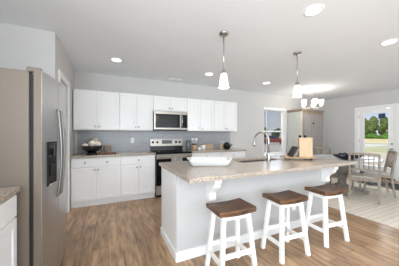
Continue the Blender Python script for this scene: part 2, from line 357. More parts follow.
# window_1: double hung window set back in the wall
yw = YB + 0.10
fr = MB().box(WX0, WX0 + 0.035, yw, yw + 0.05, WZ0, WZ1).box(WX1 - 0.035, WX1, yw, yw + 0.05, WZ0, WZ1).box(WX0 + 0.035, WX1 - 0.035, yw, yw + 0.05, WZ1 - 0.04, WZ1).box(WX0 + 0.035, WX1 - 0.035, yw, yw + 0.05, WZ0, WZ0 + 0.04)
w1 = struct(fr.build('window_1', 'trim', bev=0.003), 'double hung window behind the faucet')
zm = 1.39
for z0, z1, dy in ((zm - 0.02, WZ1 - 0.04, 0.026), (WZ0 + 0.04, zm + 0.025, 0.0)):
    a, b = WX0 + 0.035, WX1 - 0.035
    s = MB().box(a, a + 0.03, yw + dy, yw + dy + 0.022, z0, z1).box(b - 0.03, b, yw + dy, yw + dy + 0.022, z0, z1).box(a + 0.03, b - 0.03, yw + dy, yw + dy + 0.022, z0, z0 + 0.04).box(a + 0.03, b - 0.03, yw + dy, yw + dy + 0.022, z1 - 0.04, z1).build('window_sash', 'trim', w1)
    MB().box(a + 0.03, b - 0.03, yw + dy + 0.008, yw + dy + 0.014, z0 + 0.04, z1 - 0.04).build('glass_pane', 'glass', s)
MB().box(WX0, WX0 + 0.006, YB - 0.002, yw, WZ0, WZ1).box(WX1 - 0.006, WX1, YB - 0.002, yw, WZ0, WZ1).box(WX0 + 0.006, WX1 - 0.006, YB - 0.002, yw, WZ1 - 0.006, WZ1).build('window_jamb', 'trim', w1)
MB().box(WX0 + 0.036, WX1 - 0.036, yw + 0.052, yw + 0.055, WZ0 + 0.041, WZ1 - 0.041).build('insect_screen', 'screen', w1)
MB().box(WX0 + 0.005, WX1 - 0.005, YB + 0.02, YB + 0.085, WZ1 - 0.075, WZ1 - 0.002).build('blind_headrail', 'trim', w1, 0.004)
MB().tube([(WX0 + 0.16, YB + 0.05, WZ1 - 0.075), (WX0 + 0.16, YB + 0.05, WZ0 + 0.03)], 0.009, 8).build('blind_wand', 'trim', w1)
MB().box(WX0 - 0.03, WX1 + 0.03, YB - 0.03, YB, WZ0 - 0.04, WZ0).box(WX0 + 0.001, WX1 - 0.001, YB, yw, WZ0 - 0.001, WZ0 + 0.012).build('window_sill', 'trim', w1, 0.004)

# ------------------------------------------------------------ yard
struct(MB().box(-60, 160, YB + 0.16, 160, -0.6, -0.35).box(XR + 0.16, 160, -60, YB + 0.16, -0.6, -0.35).build('ground', 'field'), 'dry grass field outside the door')
# ------------------------------------------------------------ kitchen cabinets
def shaker(mb, x0, x1, z0, z1, y0=0.0, t=0.02, fw=0.057, rec=0.008):
    """shaker front in the XZ plane facing -Y: back at y0, face at y0 - t"""
    f = y0 - t
    mb.box(x0, x0 + fw, f, y0, z0, z1).box(x1 - fw, x1, f, y0, z0, z1).box(x0 + fw, x1 - fw, f, y0, z0, z0 + fw).box(x0 + fw, x1 - fw, f, y0, z1 - fw, z1)
    mb.box(x0 + fw, x1 - fw, f + rec, y0, z0 + fw, z1 - fw)
    return mb
def knob(x, y, z, parent):
    o = MB().lathe([(0.006, 0), (0.006, 0.014), (0.0145, 0.018), (0.0155, 0.024), (0.012, 0.029), (0.004, 0.031)], 14).build('knob', 'nickel', parent)
    o.matrix_local = Matrix.Translation((x, y, z)) @ Matrix.Rotation(R(90), 4, 'X')
    return o
def base_cabinet(label, x0, x1, yf, depth, dknobs, rz=0.0, origin=None, filler=0.0, group='white base cabinets'):
    w = x1 - x0
    t = thing('base_cabinet', label, 'cabinet', origin or (x0, yf, 0), rz, group)
    MB().box(0.001, w - 0.001, 0.0, depth, 0.105, 0.875).box(0.001, w - 0.001, 0.045, depth, 0.0, 0.105).build('body', 'white', t)
    a, b = 0.012 + filler, w - 0.012
    dr = MB().box(a, b, -0.02, 0, 0.715, 0.862).build('drawer', 'white', t, 0.003)
    for k in range(dknobs):
        fx = (a + b) / 2 if dknobs == 1 else a + (b - a) * (0.27 + 0.46 * k)
        knob(fx, -0.02, 0.79, dr)
    mid = (a + b) / 2
    for s, (p, q) in ((-1, (a, mid - 0.002)), (1, (mid + 0.002, b))):
        d = shaker(MB(), p, q, 0.12, 0.703).build('door', 'white', t, 0.002)
        knob(mid + s * 0.032, -0.02, 0.655, d)
    return t
def wall_cabinet(label, x0, x1, yf, z0, z1, depth=0.323, shaker_doors=True):
    w = x1 - x0
    t = thing('wall_cabinet', label, 'cabinet', (x0, yf, z0), 0, 'white wall cabinets')
    h = z1 - z0
    MB().box(0.001, w - 0.001, 0, depth, 0, h).build('body', 'white', t, 0.001)
    a, b = 0.010, w - 0.010; mid = (a + b) / 2
    for s, (p, q) in ((-1, (a, mid - 0.002)), (1, (mid + 0.002, b))):
        d = shaker(MB(), p, q, 0.012, h - 0.012).build('door', 'white', t, 0.002)
        knob(mid + s * 0.032, -0.02, 0.07, d)
    return t
YF = 3.961
UX = [-0.585, 0.207, 0.88, 1.66, 2.38, 3.09]
base_cabinet('white base cabinet under the black pedestal bowl, drawer with two knobs', -0.585, 0.207, YF, 0.606, 2)
base_cabinet('white base cabinet directly left of the range, drawer with one knob', 0.207, 0.866, YF, 0.606, 1)
base_cabinet('white base cabinet directly right of the range, half hidden by the island', 1.662, 2.40, YF, 0.606, 1)
base_cabinet('white base cabinet at the far right end under the black kettle', 2.40, 3.135, YF, 0.606, 1)
wall_cabinet('white wall cabinet in the corner above the black pedestal bowl', UX[0], UX[1], 4.243, 1.372, 2.134)
wall_cabinet('tall white wall cabinet directly left of the microwave', UX[1], UX[2], 4.243, 1.372, 2.134)
wall_cabinet('short white wall cabinet right above the microwave', UX[2], UX[3], 4.243, 1.802, 2.134)
wall_cabinet('tall white wall cabinet directly right of the microwave', UX[3], UX[4], 4.243, 1.372, 2.134)
wall_cabinet('end white wall cabinet above the black kettle', UX[4], UX[5], 4.243, 1.372, 2.134)
tag(MB().box(-0.597, 0.87, 3.927, 4.56, 0.876, 0.914).build('countertop', 'granite', bev=0.004), 'speckled granite countertop left of the range', 'countertop', 'granite countertops')
tag(MB().box(1.657, 3.165, 3.927, 4.56, 0.876, 0.914).build('countertop', 'granite', bev=0.004), 'speckled granite countertop right of the range', 'countertop', 'granite countertops')

# cabinet and counter in front of the fridge, bottom left of the view
base_cabinet('white base cabinet next to the steel fridge side', 0, 0.90, 0, 0.78, 1, R(90), (-0.60, 0.893, 0))
tag(MB().box(-1.398, -0.57, 0.55, 1.808, 0.876, 0.914).build('countertop', 'granite', bev=0.004), 'short granite countertop next to the fridge side', 'countertop', 'granite countertops')

# ------------------------------------------------------------ refrigerator
fy0, fy1, fh = 1.822, 2.712, 1.764
fr = thing('refrigerator', 'large side by side stainless steel fridge with black dispenser', 'refrigerator', (-0.92, (fy0 + fy1) / 2, 0))
def FX(x): return x + 0.92
hw = (fy1 - fy0) / 2
def bow(y): return FX(-0.452 + 0.05 * (1 - (y / hw) ** 2))
MB().box(FX(-1.33), FX(-0.525), -hw, hw, 0.03, fh - 0.012).build('case', 'fridge_side', fr, 0.006, 'taupe grey side and top panel')
MB().box(FX(-0.525), FX(-0.503), -hw + 0.012, hw - 0.012, 0.07, fh - 0.03).build('gasket', 'gasket', fr)
MB().box(FX(-0.56), FX(-0.50), -hw + 0.01, hw - 0.01, 0.0, 0.055).build('kick_plate', 'gasket', fr)
seam = 2.13 - (fy0 + fy1) / 2
for nm, a, b in (('freezer_door', -hw, seam - 0.003), ('fresh_food_door', seam + 0.003, hw)):
    pts = [(FX(-0.503), a)] + [(bow(a + (b - a) * k / 14), a + (b - a) * k / 14) for k in range(15)] + [(FX(-0.503), b)]
    d = MB().prism(pts, 'z', 0.065, fh).build(nm, 'steel', fr, 0.006)
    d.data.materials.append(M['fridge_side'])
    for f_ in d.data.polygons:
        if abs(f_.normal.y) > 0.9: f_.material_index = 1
    hy = seam + (-0.042 if nm == 'freezer_door' else 0.042)
    x0 = bow(hy)
    hp = [(x0 - 0.004, hy, 0.74)] + [(x0 + 0.012 + 0.022 * math.sin(math.pi * k / 16), hy, 0.75 + 0.74 * k / 16) for k in range(17)] + [(x0 - 0.004, hy, 1.50)]
    MB().tube(hp, 0.010, 10).build('handle', 'handle_steel', d)
    if nm == 'freezer_door':
        c = -0.285; dw = 0.088; xx = bow(c)
        dp = MB()
        sl = (bow(c + dw) - bow(c - dw)) / (2 * dw)
        dp.X = Matrix.Translation((xx, c, 0)) @ Matrix.Rotation(-math.atan(sl), 4, 'Z')
        dp.box(-0.02, 0.004, -dw, dw, 0.87, 1.225)
        dsp = dp.build('dispenser', 'dispblack', d, 0.003, 'black ice and water dispenser')
        e = MB(); e.X = Matrix.Translation((xx, c, 0)) @ Matrix.Rotation(-math.atan(sl), 4, 'Z')
        e.box(0.004, 0.007, -dw + 0.012, dw - 0.012, 1.10, 1.215); e.build('control_panel', 'display', dsp)
        e = MB(); e.X = Matrix.Translation((xx, c, 0)) @ Matrix.Rotation(-math.atan(sl), 4, 'Z')
        e.box(0.003, 0.014, -0.035, 0.035, 0.95, 1.05); e.build('paddle', 'gasket', dsp)
        e = MB(); e.X = Matrix.Translation((xx, c, 0)) @ Matrix.Rotation(-math.atan(sl), 4, 'Z')
        e.box(0.003, 0.02, -dw + 0.02, dw - 0.02, 0.875, 0.89); e.build('drip_tray', 'nickel', dsp)
for yy in (-hw + 0.05, hw - 0.05):
    MB().box(FX(-0.55), FX(-0.463), yy - 0.022, yy + 0.022, fh - 0.012, fh + 0.026).build('hinge_cap', 'fridge_side', fr, 0.006)

# ------------------------------------------------------------ range, microwave
rg = thing('range', 'stainless steel electric range with black cooktop and oven glass', 'stove', (0.872, 3.93, 0))
W = 0.782
MB().box(0.002, W - 0.002, 0.0, 0.62, 0.03, 0.895).build('body', 'black', rg)
MB().box(0.0, W, -0.035, 0.57, 0.895, 0.918).build('cooktop', 'blackglass', rg, 0.004, 'black glass cooktop')
for bx, by, br_ in ((0.2, 0.14, 0.11), (0.58, 0.14, 0.09), (0.2, 0.42, 0.08), (0.58, 0.42, 0.1)):
    o = MB().lathe([(br_, 0), (br_, 0.0012), (br_ - 0.006, 0.0012), (br_ - 0.006, 0)], 28, (bx, by, 0.918), cap=False).build('burner_ring', 'smoke', rg)
bgd = MB().prism([(0.575, 0.918), (0.625, 0.918), (0.625, 1.185), (0.595, 1.185)], 'x', 0.0, W).build('backguard', 'steel_h', rg, 0.004)
MB().prism([(0.569, 0.9185), (0.58, 0.9185), (0.586, 1.02), (0.577, 1.02)], 'x', 0.003, W - 0.003).build('vent_strip', 'blackglass', bgd)
MB().prism([(0.583, 1.07), (0.592, 1.07), (0.596, 1.155), (0.589, 1.155)], 'x', 0.27, 0.52).build('display', 'display', bgd, 0, 'black clock display')
for kx in (0.065, 0.165, 0.62, 0.715):
    o = MB().lathe([(0.027, 0), (0.025, 0.02), (0.018, 0.028), (0.004, 0.029)], 18).build('knob', 'black', bgd)
    o.matrix_local = Matrix.Translation((kx, 0.587, 1.11)) @ Matrix.Rotation(R(95), 4, 'X')
od = MB().box(0.004, W - 0.004, -0.04, 0.0, 0.255, 0.885).build('oven_door', 'blackglass', rg, 0.004)
MB().box(0.006, W - 0.006, -0.046, -0.04, 0.79, 0.882).build('door_band', 'steel_h', od, 0.002, 'steel band across the top of the door')
MB().box(0.1, W - 0.1, -0.043, -0.04, 0.4, 0.7).build('oven_window', 'smoke', od)
MB().tube([(0.05, -0.045, 0.83), (0.05, -0.09, 0.83), (W - 0.05, -0.09, 0.83), (W - 0.05, -0.045, 0.83)], 0.012, 10).build('handle', 'steel_h', od)
MB().box(0.004, W - 0.004, -0.035, 0.0, 0.065, 0.245).build('storage_drawer', 'steel', rg, 0.004)
MB().box(0.03, W - 0.03, 0.03, 0.06, 0.0, 0.065).build('toe_panel', 'gasket', rg)
# towel over the oven handle
tw = MB()
prof = [(-0.106, 0.60), (-0.107, 0.82), (-0.103, 0.845), (-0.09, 0.849), (-0.077, 0.845), (-0.073, 0.82), (-0.072, 0.66)]
inner = [(-0.075, 0.66), (-0.0765, 0.82), (-0.079, 0.84), (-0.09, 0.8448), (-0.101, 0.84), (-0.1035, 0.82), (-0.103, 0.60)]
tw.prism(prof + inner, 'x', 0.30, 0.53)
o = tw.build('dish_towel', 'towel'); o.location = (0.872, 3.93, 0)
tag(o, 'grey striped dish towel hanging on the oven door handle', 'towel')

mw = thing('microwave', 'stainless steel over-the-range microwave with dark window', 'microwave', (0.882, 4.19, 1.376))
W = 0.776; hM = 0.42
MB().box(0.001, W - 0.001, 0.0, 0.365, 0.01, hM).build('body', 'black', mw)
dr = MB().box(0, 0.60, -0.03, 0, 0.02, hM).build('door', 'steel_h', mw, 0.004)
MB().box(0.035, 0.585, -0.033, -0.029, 0.06, hM - 0.06).build('window_border', 'blackglass', dr)
MB().box(0.10, 0.52, -0.035, -0.032, 0.12, hM - 0.11).build('window_glass', 'smoke', dr)
MB().tube([(0.625, -0.03, 0.06), (0.625, -0.062, 0.085), (0.625, -0.07, 0.21), (0.625, -0.062, hM - 0.085), (0.625, -0.03, hM - 0.06)], 0.014, 10).build('handle', 'chrome', dr)
cp = MB().box(0.602, W, -0.03, 0, 0.02, hM).build('control_side', 'steel_h', mw, 0.004)
MB().box(0.650, W - 0.015, -0.033, -0.029, 0.06, hM - 0.06).build('keypad', 'blackglass', cp)
MB().box(0.672, W - 0.035, -0.035, -0.032, hM - 0.14, hM - 0.1).build('display', 'display', cp)
MB().box(0.01, W - 0.01, -0.025, 0.3, 0.0, 0.02).build('vent_grille', 'black', mw)

# ------------------------------------------------------------ island
IX0, IX1, IY0, IY1 = 0.625, 3.0, 1.88, 2.49
il = thing('kitchen_island', 'long kitchen island with grey panel back and white corbels', 'island', ((IX0 + IX1) / 2, (IY0 + IY1) / 2, 0))
cx, cy = (IX0 + IX1) / 2, (IY0 + IY1) / 2
hx, hy = (IX1 - IX0) / 2, (IY1 - IY0) / 2
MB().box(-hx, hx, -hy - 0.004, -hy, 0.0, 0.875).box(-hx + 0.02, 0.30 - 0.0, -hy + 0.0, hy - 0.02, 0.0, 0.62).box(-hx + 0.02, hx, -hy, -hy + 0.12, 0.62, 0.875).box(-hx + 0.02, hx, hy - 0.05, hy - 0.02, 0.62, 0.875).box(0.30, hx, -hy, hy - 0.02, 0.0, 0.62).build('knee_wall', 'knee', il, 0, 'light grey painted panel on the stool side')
MB().box(-hx, -hx + 0.02, -hy + 0.001, hy, 0.0, 0.875).build('end_panel', 'white', il, 0.002, 'white end panel')
MB().box(-hx - 0.014, -hx, -hy - 0.026, hy, 0, 0.095).box(-hx, hx + 0.014, -hy - 0.026, -hy - 0.012, 0, 0.095).box(-hx, hx, -hy - 0.012, -hy, 0, 0.095).box(hx, hx + 0.014, -hy - 0.012, hy, 0, 0.095).build('baseboard', 'trim', il, 0.004, 'white baseboard')
for a, b in ((-hx + 0.06, -0.62), (-0.60, -0.02), (0.0, 0.56), (0.58, hx - 0.01)):
    d = MB()
    d.X = Matrix.Translation((0, hy - 0.02, 0)) @ Matrix.Scale(-1, 4, (0, 1, 0))
    shaker(d, a, b, 0.12, 0.86); d.build('door', 'white', il, 0.002)
prof = [(0.0, 0.0), (0.0, -0.30), (-0.05, -0.30), (-0.075, -0.285), (-0.08, -0.26), (-0.07, -0.235), (-0.078, -0.205), (-0.105, -0.18), (-0.14, -0.155), (-0.165, -0.13), (-0.172, -0.10), (-0.185, -0.095), (-0.195, -0.075), (-0.195, -0.035), (-0.215, -0.03), (-0.215, 0.0)]
for px in (1.0, 2.955):
    w = 0.042
    MB().prism([(y - hy - 0.0045, z + 0.874) for y, z in prof], 'x', px - cx - w, px - cx + w).build('corbel', 'white', il, 0.003, 'white scrolled corbel')
ot = MB().box(2.318 - cx - 0.035, 2.318 - cx + 0.035, -hy - 0.010, -hy - 0.004, 0.24, 0.355).build('outlet', 'trim', il, 0.002)
# countertop with the sink cut-out
SX0, SX1, SY0, SY1 = 1.62, 2.34, 2.08, 2.425
CX0, CX1, CY0, CY1 = 0.608, 3.06, 1.491, 2.567
ct = MB()
xs, ys = (CX0, SX0, SX1, CX1), (CY0, SY0, SY1, CY1)
g = {}
for k, z in enumerate((0.876, 0.914)):
    for i, x in enumerate(xs):
        for j, y in enumerate(ys): g[i, j, k] = ct.bm.verts.new((x, y, z))
for i in range(3):
    for j in range(3):
        if (i, j) == (1, 1): continue
        for k in (0, 1): ct.bm.faces.new([g[i, j, k], g[i + 1, j, k], g[i + 1, j + 1, k], g[i, j + 1, k]])
for i in range(3):
    for j in (0, 3): ct.bm.faces.new([g[i, j, 0], g[i + 1, j, 0], g[i + 1, j, 1], g[i, j, 1]])
    for j in (0, 3): ct.bm.faces.new([g[j, i, 0], g[j, i + 1, 0], g[j, i + 1, 1], g[j, i, 1]])
for (a, b) in (((1, 1), (2, 1)), ((2, 1), (2, 2)), ((2, 2), (1, 2)), ((1, 2), (1, 1))):
    ct.bm.faces.new([g[a + (0,)], g[b + (0,)], g[b + (1,)], g[a + (1,)]])
tag(ct.build('island_countertop', 'granite', bev=0.005), 'long granite countertop of the island with the sink cut out', 'countertop', 'granite countertops')
sk = MB()
o_, i_ = [], []
def rect(a, z): return [(SX0 - a, SY0 - a, z), (SX1 + a, SY0 - a, z), (SX1 + a, SY1 + a, z), (SX0 - a, SY1 + a, z)]
sk.loft([rect(-0.012, 0.690), rect(0.004, 0.70), rect(0.004, 0.875), rect(-0.0, 0.875), rect(-0.004, 0.71), rect(-0.03, 0.70)], True, smooth=False)
tag(sk.build('kitchen_sink', 'steel_h'), 'stainless undermount sink set in the island countertop', 'sink')
fc = thing('faucet', 'tall gooseneck pull-down faucet by the island sink', 'faucet', (2.0, 2.02, 0.914), R(20))
MB().lathe([(0.03, 0), (0.03, 0.008), (0.022, 0.014), (0.02, 0.06), (0.02, 0.11), (0.014, 0.12)], 18).build('base', 'nickel', fc)
pth = [(0, 0, 0.11), (0, 0, 0.26)] + [(0, 0.105 - 0.105 * math.cos(math.pi * k / 12), 0.30 + 0.10 * math.sin(math.pi * k / 12)) for k in range(13)] + [(0, 0.213, 0.27)]
MB().tube(pth, 0.0125, 12).build('spout', 'nickel', fc)
MB().tube([(0, 0.212, 0.285), (0, 0.219, 0.225), (0, 0.222, 0.20)], [0.016, 0.02, 0.017], 14).build('spray_head', 'nickel', fc)
MB().tube([(-0.018, 0, 0.075), (-0.05, 0.0, 0.085), (-0.065, 0.0, 0.15)], [0.011, 0.01, 0.007], 10).build('lever', 'nickel', fc)

# ------------------------------------------------------------ stools
st = thing('bar_stool', 'dark wood saddle bar stool nearest the fridge end of the island', 'stool', (1.045, 1.535, 0), R(-2), 'bar stools along the island')
sm = MB(); nx = 14
def seat_z(u): return 0.612 + 0.013 * (abs(u) ** 2.0)
rings = []
for k in range(nx + 1):
    u = -1 + 2 * k / nx; x = 0.192 * u; z = seat_z(u)
    rings.append([(x, -0.138, z - 0.044), (x, -0.138, z - 0.005), (x, -0.13, z), (x, 0.13, z), (x, 0.138, z - 0.005), (x, 0.138, z - 0.044)])
sm.loft(rings, True, smooth=False)
sm.build('seat', 'stool_wood', st, 0.004)
zt = 0.572
def leg_pt(sx, sy, z):
    k = (zt - z) / zt
    return (sx * (0.128 + 0.052 * k), sy * (0.088 + 0.055 * k), z)
for sx in (-1, 1):
    for sy in (-1, 1):
        MB().tube([leg_pt(sx, sy, 0.0), leg_pt(sx, sy, zt + 0.008)], 0.0185, square=True).build('leg', 'stool_white', st, 0.003)
for sy in (-1, 1):
    a, b = leg_pt(-1, sy, 0.22), leg_pt(1, sy, 0.22)
    MB().box(a[0], b[0], a[1] - 0.011, a[1] + 0.011, 0.205, 0.245).build('stretcher', 'stool_white', st, 0.002)
    a, b = leg_pt(-1, sy, 0.55), leg_pt(1, sy, 0.55)
    MB().box(a[0], b[0], a[1] - 0.01, a[1] + 0.01, 0.525, 0.572).build('apron', 'stool_white', st, 0.002)
for sx in (-1, 1):
    a, b = leg_pt(sx, -1, 0.16), leg_pt(sx, 1, 0.16)
    MB().box(a[0] - 0.011, a[0] + 0.011, a[1], b[1], 0.14, 0.18).build('stretcher', 'stool_white', st, 0.002)
    a, b = leg_pt(sx, -1, 0.55), leg_pt(sx, 1, 0.55)
    MB().box(a[0] - 0.01, a[0] + 0.01, a[1], b[1], 0.525, 0.572).build('apron', 'stool_white', st, 0.002)
dup(st, (1.755, 1.535, 0), R(-4), 'dark wood saddle bar stool standing between the two others')
dup(st, (2.44, 1.52, 0), R(-4), 'dark wood saddle bar stool nearest the dining table')

# ------------------------------------------------------------ lamps
def pendant(x, y, label):
    t = thing('pendant_lamp', label, 'lamp', (x, y, H), 0, 'pendants over the island')
    MB().lathe([(0.062, 0), (0.062, -0.012), (0.05, -0.026), (0.012, -0.032)], 24).build('canopy', 'nickel', t)
    MB().tube([(0, 0, -0.03), (0, 0, -0.48)], 0.006, 8).build('rod', 'nickel', t)
    MB().lathe([(0.01, -0.455), (0.024, -0.47), (0.034, -0.505), (0.034, -0.525)], 18).build('socket_cup', 'nickel', t)
    MB().lathe([(0.036, -0.515), (0.044, -0.55), (0.054, -0.62), (0.065, -0.685), (0.062, -0.685), (0.050, -0.62), (0.040, -0.55), (0.032, -0.518)], 28, cap=False).build('lamp_shade', 'lampglass', t, 0, 'white frosted glass shade')
    b = light('pendant_bulb', 'POINT', (0, 0, -0.72), (0, 0, 0), 5, (1, 0.93, 0.84), shadow_soft_size=0.05); b.parent = t
    return t
pendant(1.317, 2.085, 'nickel pendant lamp above the white dish end of the island')
pendant(2.665, 2.095, 'nickel pendant lamp above the tan block end of the island')

ch = thing('chandelier', 'five-light nickel chandelier in front of the armoire top', 'chandelier', (5.19, 3.62, H))
MB().lathe([(0.065, 0), (0.065, -0.015), (0.03, -0.03), (0.01, -0.032)], 24).build('canopy', 'nickel', ch)
MB().tube([(0, 0, -0.03), (0, 0, -0.48)], 0.008, 8).build('rod', 'nickel', ch)
MB().lathe([(0.008, -0.42), (0.03, -0.45), (0.02, -0.49), (0.035, -0.53), (0.012, -0.56)], 18).build('hub', 'nickel', ch)
for k in range(5):
    a = R(72 * k + 20); ca, sa = math.cos(a), math.sin(a)
    ap = [(0.02, -0.51), (0.10, -0.535), (0.17, -0.53), (0.222, -0.50), (0.235, -0.46)]
    arm = MB().tube([(r * ca, r * sa, z) for r, z in ap], 0.008, 8).build('arm', 'nickel', ch)
    MB().lathe([(0.03, -0.465), (0.052, -0.43), (0.06, -0.36), (0.062, -0.305), (0.058, -0.305), (0.055, -0.36), (0.047, -0.425), (0.025, -0.455)], 20, (0.235 * ca, 0.235 * sa, 0), cap=False).build('lamp_shade', 'lampglass2', arm, 0, 'white glass cup shade')
b = light('chandelier_bulbs', 'POINT', (0, 0, -0.36), (0, 0, 0), 17, (1, 0.97, 0.93), shadow_soft_size=0.25); b.parent = ch

for (x, y), lb in (((0.128, 3.60), 'round ceiling downlight above the left base cabinets'), ((1.919, 3.61), 'round ceiling downlight behind the pendant over the white dish'), ((3.526, 3.63), 'round ceiling downlight between the two pendants, near the window'),
                   ((1.909, 1.31), 'large round ceiling downlight above the middle stool'), ((3.503, 1.315), 'round ceiling downlight above the rug edge')):
    t = thing('downlight', lb, 'ceiling light', (x, y, H), 0, 'recessed ceiling downlights')
    MB().lathe([(0.098, 0), (0.096, -0.006), (0.075, -0.009), (0.074, -0.002)], 32, cap=False).build('trim_ring', 'trim', t)
    MB().lathe([(0.075, -0.0015), (0.075, -0.005), (0.001, -0.006)], 32).build('lens', 'led', t)
    b = light('downlight_beam', 'AREA', (0, 0, -0.02), (0, 0, 0), 2, (0.95, 0.98, 1.0), shape='DISK', size=0.14, spread=R(76)); b.parent = t
vt = thing('ceiling_vent', 'small white ceiling vent in front of the wall cabinets', 'vent', (1.40, 4.30, H))
MB().box(-0.16, 0.16, -0.06, -0.045, -0.008, 0).box(-0.16, 0.16, 0.045, 0.06, -0.008, 0).box(-0.16, -0.145, -0.045, 0.045, -0.008, 0).box(0.145, 0.16, -0.045, 0.045, -0.008, 0).build('frame', 'trim', vt)
MB().box(-0.145, 0.145, -0.045, 0.045, -0.0015, 0).build('backing', 'darkgrey', vt)
for k in range(5):
    MB().box(-0.145, 0.145, -0.036 + 0.016 * k, -0.030 + 0.016 * k, -0.007, -0.0015).build('slat', 'trim', vt)
wo_ = tag(MB().box(-0.036, 0.036, -0.006, 0, -0.057, 0.057).box(-0.016, 0.016, -0.008, -0.006, 0.012, 0.038).box(-0.016, 0.016, -0.008, -0.006, -0.038, -0.012).build('wall_outlet', 'trim', bev=0.001), 'white double outlet on the backsplash left of the microwave', 'outlet')
wo_.location = (0.49, 4.562, 1.155)

# ------------------------------------------------------------ armoire
AX0, AX1, AY0, AY1, AH = 5.33, 6.36, 4.03, 4.553, 2.075
ar = thing('armoire', 'tall weathered wood armoire beside the window', 'armoire', (AX0, AY0, 0))
w = AX1 - AX0; dd = AY1 - AY0
MB().box(0.025, w, 0.0, dd, 0.06, AH - 0.05).build('body', 'armoire', ar, 0.003)
sd = MB()
for k in range(6): sd.box(0.0, 0.025, 0.06 + k * (dd - 0.06) / 6 + 0.002, 0.06 + (k + 1) * (dd - 0.06) / 6 - 0.002, 0.06, AH - 0.05)
sd.box(-0.004, 0.025, 0.0, 0.06, 0.06, AH - 0.05).build('side_panel', 'armoire_side', ar, 0.003, 'pale planked side')
MB().box(-0.02, w + 0.02, -0.025, dd, AH - 0.05, AH).box(-0.01, w + 0.01, -0.012, dd, AH - 0.075, AH - 0.05).build('cornice', 'armoire', ar, 0.006)
MB().box(-0.01, w + 0.01, -0.012, dd, 0, 0.07).build('plinth', 'armoire', ar, 0.004)
for s, (p, q) in ((-1, (0.09, w / 2 - 0.002)), (1, (w / 2 + 0.002, w - 0.06))):
    d = MB()
    for z0, z1 in ((0.52, 1.28), (1.28, AH - 0.16)): shaker(d, p, q, z0, z1, 0.0, 0.02, 0.07, 0.012)
    d = d.build('door', 'armoire_panel', ar, 0.003)
    knob(w / 2 + s * 0.05, -0.02, 1.13, d)
MB().box(0.09, w - 0.06, -0.018, 0.0, 0.12, 0.49).build('drawer', 'armoire_panel', ar, 0.003)
md = MB().lathe([(0.03, 0), (0.03, 0.01), (0.018, 0.018), (0.003, 0.02)], 18).build('medallion', 'gasket', ar, 0, 'small dark round latch')
md.matrix_local = Matrix.Translation((w / 2 - 0.01, -0.02, 1.64)) @ Matrix.Rotation(R(90), 4, 'X')

# ------------------------------------------------------------ dining table, chairs, rug, mat
tag(MB().box(3.555, 6.02, 0.35, 3.72, 0.0, 0.010).build('area_rug', 'rug', bev=0.003), 'large beige striped rug under the dining table', 'rug')
tag(MB().box(6.05, 6.75, 2.12, 2.95, 0.0, 0.014).build('door_mat', 'mat', bev=0.004), 'black door mat in front of the glazed door', 'mat')
TX, TY = 4.80, 2.62; ZR = 0.010
tb = thing('dining_table', 'round wooden dining table on a turned grey pedestal', 'table', (TX, TY, ZR))
TR = 0.70
MB().lathe([(TR - 0.03, 0.722), (TR - 0.008, 0.726), (TR, 0.738), (TR, 0.748), (TR - 0.006, 0.755), (TR - 0.02, 0.757)], 56).build('table_top', 'table', tb)
MB().lathe([(0.10, 0.0), (0.15, 0.03), (0.15, 0.14), (0.10, 0.17), (0.075, 0.2), (0.085, 0.23), (0.07, 0.26), (0.075, 0.30), (0.09, 0.33), (0.075, 0.36), (0.10, 0.39), (0.175, 0.44), (0.20, 0.53), (0.185, 0.62), (0.13, 0.66), (0.14, 0.68), (0.20, 0.70), (0.20, 0.722)], 32).build('pedestal', 'pedestal', tb)
for k in range(4):
    a = R(90 * k + 35); ca, sa = math.cos(a), math.sin(a)
    MB().tube([(0.10 * ca, 0.10 * sa, 0.10), (0.25 * ca, 0.25 * sa, 0.085), (0.40 * ca, 0.40 * sa, 0.05), (0.47 * ca, 0.47 * sa, 0.03)], [0.045, 0.04, 0.034, 0.03], square=True).build('foot', 'pedestal', tb, 0.006)
